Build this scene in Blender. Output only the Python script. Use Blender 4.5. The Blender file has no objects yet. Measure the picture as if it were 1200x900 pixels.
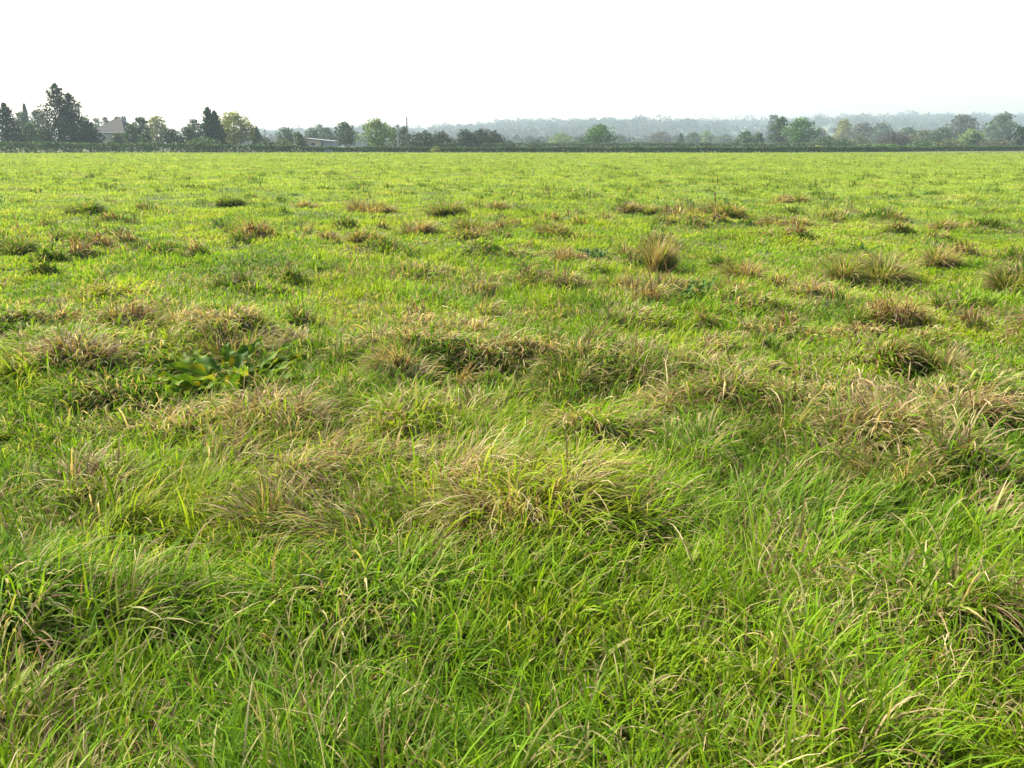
import bpy, math
import numpy as np

RNG = np.random.default_rng(7)
scene = bpy.context.scene
col = scene.collection

# ------------------------------------------------------------------ camera maths (photo is 1200 x 900)
CAM_H = 1.55
FPX = 997.0
HORIZON = 168.5
PITCH = math.atan((450 - HORIZON) / FPX)
CP, SP = math.cos(PITCH), math.sin(PITCH)


def ray(px, py):
    u, v = (px - 600) / FPX, (450 - py) / FPX
    return u, CP + v * SP, -SP + v * CP


def ground(px, py, z=0.0):
    """where the sight line through a photo pixel meets the field"""
    x, y, dz = ray(px, py)
    t = (z - CAM_H) / dz
    return x * t, y * t


def at(px, py, Y):
    x, y, dz = ray(px, py)
    t = Y / y
    return x * t, CAM_H + dz * t


# ------------------------------------------------------------------ noise
_tabs = {}


def vnoise(x, y, s, seed):
    if seed not in _tabs:
        _tabs[seed] = np.random.default_rng(seed).random((256, 256))
    T = _tabs[seed]
    x, y = np.asarray(x) / s + 31.7 * seed, np.asarray(y) / s + 17.3 * seed
    xi, yi = np.floor(x).astype(int), np.floor(y).astype(int)
    fx, fy = x - xi, y - yi
    fx, fy = fx * fx * (3 - 2 * fx), fy * fy * (3 - 2 * fy)
    a, b = T[xi % 256, yi % 256], T[(xi + 1) % 256, yi % 256]
    c, d = T[xi % 256, (yi + 1) % 256], T[(xi + 1) % 256, (yi + 1) % 256]
    return (a * (1 - fx) + b * fx) * (1 - fy) + (c * (1 - fx) + d * fx) * fy


def fbm(x, y, s, seed):
    return (vnoise(x, y, s, seed) + .5 * vnoise(x, y, s / 2.1, seed + 1) + .25 * vnoise(x, y, s / 4.3, seed + 2)) / 1.75


def sstep(a, b, x):
    t = np.clip((x - a) / (b - a), 0, 1)
    return t * t * (3 - 2 * t)


# ------------------------------------------------------------------ materials
def nodes_of(m):
    m.use_nodes = True
    nt = m.node_tree
    nt.nodes.clear()
    return nt, nt.nodes, nt.links


def leaf_material(name, transl=.4, rough=.5, spec=.25, mul=(1, 1, 1), tmul=(1.25, 1.15, .7), noise=.25, nscale=3.0):
    """two-sided leaf: the colour of each blade or leaf comes from the mesh attribute Col, varied by noise"""
    m = bpy.data.materials.new(name)
    nt, N, L = nodes_of(m)
    out = N.new('ShaderNodeOutputMaterial')
    at_ = N.new('ShaderNodeAttribute'); at_.attribute_name = 'Col'
    tc = N.new('ShaderNodeTexCoord')
    nz = N.new('ShaderNodeTexNoise'); nz.inputs['Scale'].default_value = nscale
    L.new(tc.outputs['Object'], nz.inputs['Vector'])
    mr = N.new('ShaderNodeMapRange')
    mr.inputs['From Min'].default_value = .3; mr.inputs['From Max'].default_value = .7
    mr.inputs['To Min'].default_value = 1 - noise; mr.inputs['To Max'].default_value = 1 + noise
    L.new(nz.outputs['Fac'], mr.inputs['Value'])
    v1 = N.new('ShaderNodeVectorMath'); v1.operation = 'MULTIPLY'; v1.inputs[1].default_value = mul
    L.new(at_.outputs['Color'], v1.inputs[0])
    v2 = N.new('ShaderNodeVectorMath'); v2.operation = 'SCALE'
    L.new(v1.outputs[0], v2.inputs[0]); L.new(mr.outputs[0], v2.inputs['Scale'])
    v3 = N.new('ShaderNodeVectorMath'); v3.operation = 'MULTIPLY'; v3.inputs[1].default_value = tmul
    L.new(v2.outputs[0], v3.inputs[0])
    p = N.new('ShaderNodeBsdfPrincipled')
    p.inputs['Roughness'].default_value = rough
    p.inputs['Specular IOR Level'].default_value = spec
    L.new(v2.outputs[0], p.inputs['Base Color'])
    t = N.new('ShaderNodeBsdfTranslucent')
    L.new(v3.outputs[0], t.inputs['Color'])
    mx = N.new('ShaderNodeMixShader'); mx.inputs[0].default_value = transl
    L.new(p.outputs[0], mx.inputs[1]); L.new(t.outputs[0], mx.inputs[2])
    L.new(mx.outputs[0], out.inputs['Surface'])
    return m


def solid(name, c1, c2, scale=4.0, rough=.8, stretch=(1, 1, 1), bump=0.0):
    m = bpy.data.materials.new(name)
    nt, N, L = nodes_of(m)
    out = N.new('ShaderNodeOutputMaterial')
    p = N.new('ShaderNodeBsdfPrincipled')
    p.inputs['Roughness'].default_value = rough; p.inputs['Specular IOR Level'].default_value = .12
    tc = N.new('ShaderNodeTexCoord')
    mp = N.new('ShaderNodeMapping'); mp.inputs['Scale'].default_value = stretch
    nz = N.new('ShaderNodeTexNoise'); nz.inputs['Scale'].default_value = scale; nz.inputs['Detail'].default_value = 5
    r = N.new('ShaderNodeValToRGB')
    r.color_ramp.elements[0].position = .3; r.color_ramp.elements[0].color = (*c1, 1)
    r.color_ramp.elements[1].position = .7; r.color_ramp.elements[1].color = (*c2, 1)
    L.new(tc.outputs['Object'], mp.inputs[0]); L.new(mp.outputs[0], nz.inputs['Vector'])
    L.new(nz.outputs['Fac'], r.inputs[0]); L.new(r.outputs[0], p.inputs['Base Color'])
    if bump:
        b = N.new('ShaderNodeBump'); b.inputs['Strength'].default_value = bump
        L.new(nz.outputs['Fac'], b.inputs['Height']); L.new(b.outputs[0], p.inputs['Normal'])
    L.new(p.outputs[0], out.inputs['Surface'])
    return m


def brick_mat(name, c1, c2, mortar, scale, bw, bh):
    m = bpy.data.materials.new(name)
    nt, N, L = nodes_of(m)
    out = N.new('ShaderNodeOutputMaterial'); p = N.new('ShaderNodeBsdfPrincipled')
    p.inputs['Roughness'].default_value = .9; p.inputs['Specular IOR Level'].default_value = .08
    tc = N.new('ShaderNodeTexCoord'); b = N.new('ShaderNodeTexBrick')
    mp = N.new('ShaderNodeMapping'); mp.inputs['Rotation'].default_value = (math.radians(90), 0, 0)
    b.inputs['Color1'].default_value = (*c1, 1); b.inputs['Color2'].default_value = (*c2, 1)
    b.inputs['Mortar'].default_value = (*mortar, 1); b.inputs['Scale'].default_value = scale
    b.inputs['Brick Width'].default_value = bw; b.inputs['Row Height'].default_value = bh
    b.inputs['Mortar Size'].default_value = .01
    L.new(tc.outputs['Object'], mp.inputs[0]); L.new(mp.outputs[0], b.inputs['Vector'])
    L.new(b.outputs[0], p.inputs['Base Color']); L.new(p.outputs[0], out.inputs['Surface'])
    return m


M_GRASS = leaf_material('grass_blades', .42, .6, .05, noise=.12, nscale=1.5, tmul=(1.25, 1.2, .6))
M_DOCK = leaf_material('dock_leaf', .38, .6, .06, noise=.3, nscale=14)
M_TREE = leaf_material('tree_leaves', .22, .6, .12, mul=(.95, .95, .9), noise=.22, nscale=.45, tmul=(1.2, 1.15, .8))
M_NEEDLE = leaf_material('conifer_needles', .08, .7, .1, noise=.25, nscale=.6)
M_BARK = solid('bark', (.05, .04, .03), (.12, .1, .075), 3, .9, (6, 6, 1))
M_STALK = solid('dry_stalk', (.09, .045, .022), (.16, .08, .04), 40, .8)
M_POLE_D = solid('weathered_pole', (.08, .07, .06), (.14, .12, .1), 3, .85, (8, 8, .6))
M_POLE_L = solid('pale_pole', (.2, .2, .18), (.28, .27, .25), 3, .7, (8, 8, .6))
M_METAL = solid('galvanised', (.12, .125, .13), (.2, .2, .2), 8, .5)
M_RENDER = solid('cream_render', (.28, .25, .2), (.34, .31, .25), 2, .9)
M_TILE = brick_mat('roof_tiles', (.042, .04, .034), (.055, .052, .044), (.03, .028, .025), 3, .6, .4)
M_BRICK = brick_mat('tan_brick', (.5, .37, .22), (.56, .42, .26), (.45, .42, .38), 4, .9, .3)
M_GREYWALL = solid('grey_boards', (.22, .22, .21), (.32, .32, .3), 3, .8, (6, 6, .5))
M_ROOFGREY = solid('grey_sheet_roof', (.2, .2, .2), (.27, .27, .27), 2, .7)
M_GLASS = solid('dark_glass', (.03, .035, .04), (.06, .065, .07), 1, .1)
M_DARK = solid('dark_timber', (.03, .027, .025), (.06, .05, .045), 4, .8)
M_WHITE = solid('white_paint', (.7, .7, .67), (.8, .8, .78), 6, .5)


# ------------------------------------------------------------------ mesh helpers
def raw_mesh(name, verts, loops, starts, mat, cols=None, smooth=True):
    me = bpy.data.meshes.new(name)
    nv, nl, nf = len(verts), len(loops), len(starts)
    me.vertices.add(nv); me.loops.add(nl); me.polygons.add(nf)
    me.vertices.foreach_set('co', np.ascontiguousarray(verts, np.float32).ravel())
    me.loops.foreach_set('vertex_index', np.ascontiguousarray(loops, np.int32))
    me.polygons.foreach_set('loop_start', np.ascontiguousarray(starts, np.int32))
    if smooth:
        me.polygons.foreach_set('use_smooth', np.ones(nf, bool))
    if cols is not None:
        a = me.attributes.new('Col', 'FLOAT_COLOR', 'POINT')
        rgba = np.ones((nv, 4), np.float32); rgba[:, :3] = cols
        a.data.foreach_set('color', rgba.ravel())
    me.update(calc_edges=True)
    if mat:
        me.materials.append(mat)
    return me


def link(name, me, parent=None, loc=(0, 0, 0), rz=0):
    o = bpy.data.objects.new(name, me)
    o.location = loc; o.rotation_euler = (0, 0, rz)
    col.objects.link(o)
    if parent is not None:
        o.parent = parent
    return o


def tag(o, label=None, cat=None, group=None, kind=None):
    if label: o['label'] = label
    if cat: o['category'] = cat
    if group: o['group'] = group
    if kind: o['kind'] = kind
    return o


class MB:
    """collects polygons for ONE mesh"""
    def __init__(s):
        s.v, s.f = [], []

    def box(s, x0, x1, y0, y1, z0, z1):
        i = len(s.v)
        s.v += [(x0, y0, z0), (x1, y0, z0), (x1, y1, z0), (x0, y1, z0), (x0, y0, z1), (x1, y0, z1), (x1, y1, z1), (x0, y1, z1)]
        s.f += [(i, i + 3, i + 2, i + 1), (i + 4, i + 5, i + 6, i + 7), (i, i + 1, i + 5, i + 4), (i + 1, i + 2, i + 6, i + 5), (i + 2, i + 3, i + 7, i + 6), (i + 3, i, i + 4, i + 7)]

    def poly(s, pts):
        i = len(s.v); s.v += [tuple(p) for p in pts]; s.f.append(tuple(range(i, i + len(pts))))

    def tube(s, pts, rad, n=7):
        pts = [np.array(p, float) for p in pts]
        b = len(s.v)
        for k, p in enumerate(pts):
            d = pts[min(k + 1, len(pts) - 1)] - pts[max(k - 1, 0)]
            d = d / (np.linalg.norm(d) + 1e-9)
            a = np.cross(d, (0.3, 1, 0.1)) if abs(d[1]) < .9 else np.cross(d, (1, 0, 0))
            a /= np.linalg.norm(a); c = np.cross(d, a)
            for j in range(n):
                t = 2 * math.pi * j / n
                s.v.append(tuple(p + rad[k] * (a * math.cos(t) + c * math.sin(t))))
        for k in range(len(pts) - 1):
            for j in range(n):
                s.f.append((b + k * n + j, b + k * n + (j + 1) % n, b + (k + 1) * n + (j + 1) % n, b + (k + 1) * n + j))
        s.f.append(tuple(b + j for j in reversed(range(n))))
        e = b + (len(pts) - 1) * n
        s.f.append(tuple(e + j for j in range(n)))

    def build(s, name, mat, parent=None, loc=(0, 0, 0), rz=0):
        me = bpy.data.meshes.new(name)
        me.from_pydata(s.v, [], s.f); me.materials.append(mat); me.update()
        return link(name, me, parent, loc, rz)


def empty(name, loc, rz=0):
    o = bpy.data.objects.new(name, None)
    o.location = loc; o.rotation_euler = (0, 0, rz); o.empty_display_size = .3
    col.objects.link(o)
    return o


# ------------------------------------------------------------------ the lie of the land
# mounds of the field: photo pixel of the centre of the base, width in photo pixels, height m, dryness, own object?
MOUNDS = [
    # px, py, width, height, dry
    (60, 448, 200, .20, .45), (185, 442, 150, .16, .25), (268, 415, 120, .32, .95), (190, 372, 110, .14, .65), (30, 395, 90, .12, .5),
    (420, 440, 90, .19, .9), (500, 440, 110, .22, .85), (585, 448, 110, .22, .8), (690, 455, 130, .22, .4), (770, 460, 90, .16, .75), (755, 442, 90, .16, .75),
    (120, 480, 130, .14, .3), (315, 515, 130, .17, .75), (388, 560, 70, .16, .85), (340, 610, 130, .22, .9), (410, 660, 90, .14, .6),
    (95, 600, 130, .12, .6), (475, 520, 120, .14, .65), (735, 530, 100, .17, .65), (625, 590, 100, .04, .4), (650, 640, 100, .06, .5),
    (900, 510, 170, .2, .4), (1050, 550, 150, .24, .7), (1140, 600, 140, .2, .6), (1110, 418, 90, .16, .75), (985, 440, 110, .14, .55),
    (850, 430, 90, .12, .55), (740, 385, 110, .16, .6), (870, 365, 90, .16, .6), (1060, 385, 120, .16, .45), (640, 335, 80, .18, .65),
    (30, 770, 160, .08, .05), (430, 740, 150, .05, .1), (770, 650, 120, .07, .5), (960, 690, 120, .05, .25), (1090, 760, 130, .05, .3), (520, 600, 90, .09, .7), (590, 655, 80, .08, .6), (820, 500, 90, .1, .8), (970, 560, 90, .1, .8), (1010, 480, 80, .09, .8), (700, 610, 100, .09, .75), (250, 560, 90, .09, .7), (180, 520, 80, .08, .5), (560, 505, 80, .08, .6), (900, 590, 90, .08, .6), (1170, 660, 80, .08, .6), (300, 345, 70, .08, .5), (480, 385, 90, .1, .7), (560, 395, 80, .09, .7), (910, 400, 100, .1, .8), (960, 350, 90, .1, .6), (1010, 400, 70, .08, .8),
    (350, 428, 80, .13, .7), (460, 430, 70, .15, .8), (545, 438, 70, .16, .7), (635, 446, 80, .16, .55), (725, 448, 70, .14, .7), (805, 458, 80, .13, .7),
    (845, 472, 80, .14, .6), (930, 462, 90, .13, .7), (985, 505, 90, .14, .75), (1080, 490, 90, .14, .7), (1135, 530, 90, .14, .6), (1020, 450, 80, .12, .75),
    (690, 525, 80, .1, .65), (440, 570, 70, .1, .7), (480, 478, 90, .12, .6), (150, 420, 120, .15, .55), (20, 430, 110, .17, .5),
    (560, 300, 70, .22, .25), (610, 303, 40, .18, .7), (500, 325, 80, .16, .15), (940, 285, 160, .2, .35), (800, 262, 90, .2, .4),
    (1150, 365, 80, .14, .1), (330, 372, 60, .12, .1), (120, 352, 120, .1, .3), (1160, 480, 130, .16, .5), (820, 560, 120, .12, .5),
]
MO = []
for px, py, wp, hh, dr in MOUNDS:
    gx, gy = ground(px, py)
    MO.append((gx, gy + .1, wp / FPX * math.hypot(gy, CAM_H) * .5, hh, dr))

RIDGE = [(-900, 166), (250, 164), (300, 160), (330, 157.5), (365, 154), (400, 153.5), (450, 154), (500, 153), (560, 150.5), (590, 147.5), (640, 145), (680, 143.5), (720, 142.5),
         (760, 142.5), (768, 145), (785, 142.5), (830, 142), (870, 143), (905, 143), (950, 139.5), (1000, 140), (1050, 140.5), (1068, 139), (1100, 140), (1150, 139), (1250, 138.5), (2100, 140)]
YR = 1650.0
TREE_H = 9.0
_rx, _rz = [], []
for px, py in RIDGE:
    x, z = at(px, py, YR)
    _rx.append(x / YR); _rz.append(max(z - TREE_H, 0))


def hill(x, y):
    s = np.asarray(x) / np.maximum(np.asarray(y), 200)
    hr = np.interp(s, _rx, _rz)
    k = sstep(700, YR, y) ** 1.2
    return hr * k * (1 - .35 * sstep(YR + 50, YR + 1000, y)) + (vnoise(x, y, 260, 40) - .5) * 5 * sstep(500, 1000, y)


def scatter_tussocks(x, y):
    """strength and outward direction of the many small unnamed tussocks of the sward"""
    rg = np.random.default_rng(91)
    m = np.zeros(len(x)); ox = np.zeros(len(x)); oy = np.zeros(len(x)); tone = np.zeros(len(x))
    for cell, prob, rmin, rmax in ((.95, .46, .09, .26), (1.9, .42, .2, .46)):
        nx, ny = 160, 160
        px, py, pr, pu, pt = (rg.random((nx, ny)) for _ in range(5))
        ci, cj = np.floor(x / cell).astype(int), np.floor(y / cell).astype(int)
        for di in (-1, 0, 1):
            for dj in (-1, 0, 1):
                i, j = (ci + di), (cj + dj)
                a, b = i % nx, j % ny
                cx, cy_ = (i + px[a, b]) * cell, (j + py[a, b]) * cell
                r = rmin + (rmax - rmin) * pr[a, b] ** 2
                dx, dy = (x - cx) / r, (y - cy_) / (r * .75)
                pb = prob * (.35 + 1.3 * sstep(.35, .65, vnoise(cx, cy_, 5.5, 45)))
                w = np.where(pu[a, b] < pb, np.exp(-1.2 * (dx * dx + dy * dy) ** 1.5), 0)
                better = w > m
                m = np.where(better, w, m); tone = np.where(better, pt[a, b], tone)
                ox += w * dx; oy += w * dy
    return m, ox, oy, tone


def terrain(x, y):
    x, y = np.asarray(x, float), np.asarray(y, float)
    d = np.hypot(x, y)
    z = (fbm(x, y, 1.0, 3) - .5) * .17 * (1 - sstep(18, 45, d))
    z += (fbm(x, y, 4.2, 9) - .5) * .22 * (1 - sstep(90, 160, d))
    wx = x + (vnoise(x, y, .5, 15) - .5) * .3 + (vnoise(x, y, .19, 17) - .5) * .15; wy = y + (vnoise(x, y, .5, 16) - .5) * .3 + (vnoise(x, y, .19, 18) - .5) * .15
    for gx, gy, r, hh, dr in MO:
        q = ((wx - gx) / r) ** 2 + ((wy - gy) / max(r * .75, .16)) ** 2
        z = z + .58 * hh * np.exp(-1.5 * q ** 1.5)
    z = z + .10 * scatter_tussocks(x, y)[0] * (1 - sstep(16, 30, d))
    return z * sstep(-20, 0.5, y) + hill(x, y)


def axis_fine(lo, hi, step, ratio, far):
    a = list(np.arange(lo, hi, step)); s = step
    while a[-1] < far:
        s *= ratio; a.append(a[-1] + s)
    return np.array(a)


ys_pos = axis_fine(.6, 6, .06, 1.0125, 2250)
YS = np.concatenate([[-40, -20, -10, -5, -2, -1, 0, .35], ys_pos])
xs_pos = axis_fine(0, 4, .07, 1.021, 2350)
XS = np.concatenate([-xs_pos[:0:-1], xs_pos])
GX, GY = np.meshgrid(XS, YS)
GZ = terrain(GX.ravel(), GY.ravel()).reshape(GX.shape)


def zat(x, y):
    i = np.clip(np.searchsorted(XS, x) - 1, 0, len(XS) - 2); j = np.clip(np.searchsorted(YS, y) - 1, 0, len(YS) - 2)
    fx = (x - XS[i]) / (XS[i + 1] - XS[i]); fy = (y - YS[j]) / (YS[j + 1] - YS[j])
    return (GZ[j, i] * (1 - fx) + GZ[j, i + 1] * fx) * (1 - fy) + (GZ[j + 1, i] * (1 - fx) + GZ[j + 1, i + 1] * fx) * fy


def ground_on(px, py):
    """the same sight line followed to the uneven surface itself"""
    z = 0.0
    for _ in range(4):
        x, y = ground(px, py, z)
        z = .5 * z + .5 * float(zat(np.array([x]), np.array([y]))[0])
    return ground(px, py, z)


def make_ground():
    nx, ny = len(XS), len(YS)
    idx = np.arange(nx * ny).reshape(ny, nx)
    q = np.stack([idx[:-1, :-1], idx[:-1, 1:], idx[1:, 1:], idx[1:, :-1]], -1).reshape(-1, 4)
    V = np.stack([GX.ravel(), GY.ravel(), GZ.ravel()], 1)
    m = bpy.data.materials.new('meadow_ground')
    nt, N, L = nodes_of(m)
    out = N.new('ShaderNodeOutputMaterial'); p = N.new('ShaderNodeBsdfPrincipled')
    p.inputs['Roughness'].default_value = .95; p.inputs['Specular IOR Level'].default_value = .1
    tc = N.new('ShaderNodeTexCoord')

    def nz(scale, det=4, stretch=None):
        n = N.new('ShaderNodeTexNoise'); n.inputs['Scale'].default_value = scale; n.inputs['Detail'].default_value = det
        L.new(tc.outputs['Object'], n.inputs['Vector'])
        return n
    n1, n2, n3 = nz(.35), nz(5, 6), nz(.006, 3)
    r = N.new('ShaderNodeValToRGB')
    e = r.color_ramp.elements
    e[0].position = .32; e[0].color = (.045, .042, .018, 1)
    e[1].position = .7; e[1].color = (.085, .10, .022, 1)
    k = e.new(.5); k.color = (.06, .07, .018, 1)
    mix = N.new('ShaderNodeMath'); mix.operation = 'MULTIPLY_ADD'; mix.inputs[1].default_value = .45
    L.new(n2.outputs['Fac'], mix.inputs[0])
    h = N.new('ShaderNodeMath'); h.operation = 'MULTIPLY'; h.inputs[1].default_value = .55
    L.new(n1.outputs['Fac'], h.inputs[0]); L.new(h.outputs[0], mix.inputs[2])
    L.new(mix.outputs[0], r.inputs[0])
    # far farmland beyond the hedge: stubble and pasture
    r2 = N.new('ShaderNodeValToRGB')
    f = r2.color_ramp.elements
    f[0].position = .4; f[0].color = (.035, .06, .02, 1); f[1].position = .6; f[1].color = (.075, .085, .035, 1)
    L.new(n3.outputs['Fac'], r2.inputs[0])
    sp = N.new('ShaderNodeSeparateXYZ'); L.new(tc.outputs['Object'], sp.inputs[0])
    mr = N.new('ShaderNodeMapRange'); mr.inputs['From Min'].default_value = 260; mr.inputs['From Max'].default_value = 300
    L.new(sp.outputs['Y'], mr.inputs['Value'])
    mc = N.new('ShaderNodeMix'); mc.data_type = 'RGBA'
    L.new(mr.outputs[0], mc.inputs['Factor']); L.new(r.outputs[0], mc.inputs['A']); L.new(r2.outputs[0], mc.inputs['B'])
    L.new(mc.outputs['Result'], p.inputs['Base Color'])
    L.new(p.outputs[0], out.inputs['Surface'])
    me = raw_mesh('ground', V, q.ravel(), np.arange(0, len(q) * 4, 4), m)
    tag(link('ground', me), 'wide flat meadow ground running out to the low hills', 'ground', kind='structure')


make_ground()


# ------------------------------------------------------------------ grass blades
GREENS = np.array([(.110, .200, .005), (.148, .218, .008), (.064, .132, .006), (.070, .140, .012), (.175, .228, .012)])
DRYS = np.array([(.36, .28, .135), (.145, .093, .048), (.46, .39, .205), (.2, .11, .052), (.25, .23, .08)])


def blade_mesh_arrays(P, az, Ln, W, th0, th1, segs, c0, c1, twist, kink):
    """n curved tapering blades; returns verts, loops, loop starts, colours"""
    n = len(P)
    nvb = segs * 2 + 1
    V = np.zeros((n, nvb, 3), np.float32); C = np.zeros((n, nvb, 3), np.float32)
    pos = P.astype(np.float64).copy()
    ca, sa = np.cos(az), np.sin(az)
    d_h = np.stack([ca, sa, np.zeros(n)], 1); s_h = np.stack([-sa, ca, np.zeros(n)], 1)
    for k in range(segs + 1):
        t = k / segs
        th = th0 + (th1 - th0) * t ** kink
        tang = d_h * np.sin(th)[:, None] + np.array([0, 0, 1.]) * np.cos(th)[:, None]
        nrm = d_h * np.cos(th)[:, None] - np.array([0, 0, 1.]) * np.sin(th)[:, None]
        tw = twist * (t - .2)
        side = s_h * np.cos(tw)[:, None] + nrm * np.sin(tw)[:, None]
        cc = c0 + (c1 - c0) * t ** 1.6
        if k < segs:
            wk = W * (.72 + .6 * t - 1.15 * t * t)
            V[:, 2 * k] = pos - side * (wk / 2)[:, None]
            V[:, 2 * k + 1] = pos + side * (wk / 2)[:, None]
            C[:, 2 * k] = cc; C[:, 2 * k + 1] = cc
            pos = pos + tang * (Ln / segs)[:, None]
        else:
            V[:, 2 * k] = pos; C[:, 2 * k] = cc
    quads = []
    for k in range(segs - 1):
        quads += [2 * k, 2 * k + 1, 2 * k + 3, 2 * k + 2]
    k = segs - 1
    tri = [2 * k, 2 * k + 1, 2 * k + 2]
    pat = np.array(quads + tri)
    loops = (np.arange(n)[:, None] * nvb + pat[None]).ravel()
    lp = len(pat)
    st = np.concatenate([np.arange(segs - 1) * 4, [(segs - 1) * 4]])
    starts = (np.arange(n)[:, None] * lp + st[None]).ravel()
    return V.reshape(-1, 3), loops, starts, C.reshape(-1, 3)


def merge(parts):
    V, Lp, S, C = [], [], [], []
    ov = ol = 0
    for v, l, s, c in parts:
        V.append(v); Lp.append(l + ov); S.append(s + ol); C.append(c)
        ov += len(v); ol += len(l)
    return np.concatenate(V), np.concatenate(Lp), np.concatenate(S), np.concatenate(C)


def mound_fields(x, y):
    """strength, dryness and outward direction of the nearest mounds"""
    m = np.zeros(len(x)); dr = np.zeros(len(x)); ox = np.zeros(len(x)); oy = np.zeros(len(x))
    wx = x + (vnoise(x, y, .5, 15) - .5) * .3 + (vnoise(x, y, .19, 17) - .5) * .15; wy = y + (vnoise(x, y, .5, 16) - .5) * .3 + (vnoise(x, y, .19, 18) - .5) * .15
    for gx, gy, r, hh, d in MO:
        ry = max(r * .75, .16)
        q = ((wx - gx) / r) ** 2 + ((wy - gy) / ry) ** 2
        w = np.exp(-1.3 * q)
        m = np.maximum(m, w); dr = np.maximum(dr, w * d)
        ox += w * (x - gx) / r; oy += w * (y - gy) / ry
    return m, dr, ox, oy


def pick(tab, n, p):
    return tab[RNG.choice(len(tab), n, p=p)]


CLEAR = [(ground_on(272, 462)[0], ground_on(272, 462)[1] - .1, .42), (*ground_on(856, 251), .3), (*ground_on(697, 304), .26), (*ground_on(798, 352), .18), (*ground_on(824, 349), .15)]


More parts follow.
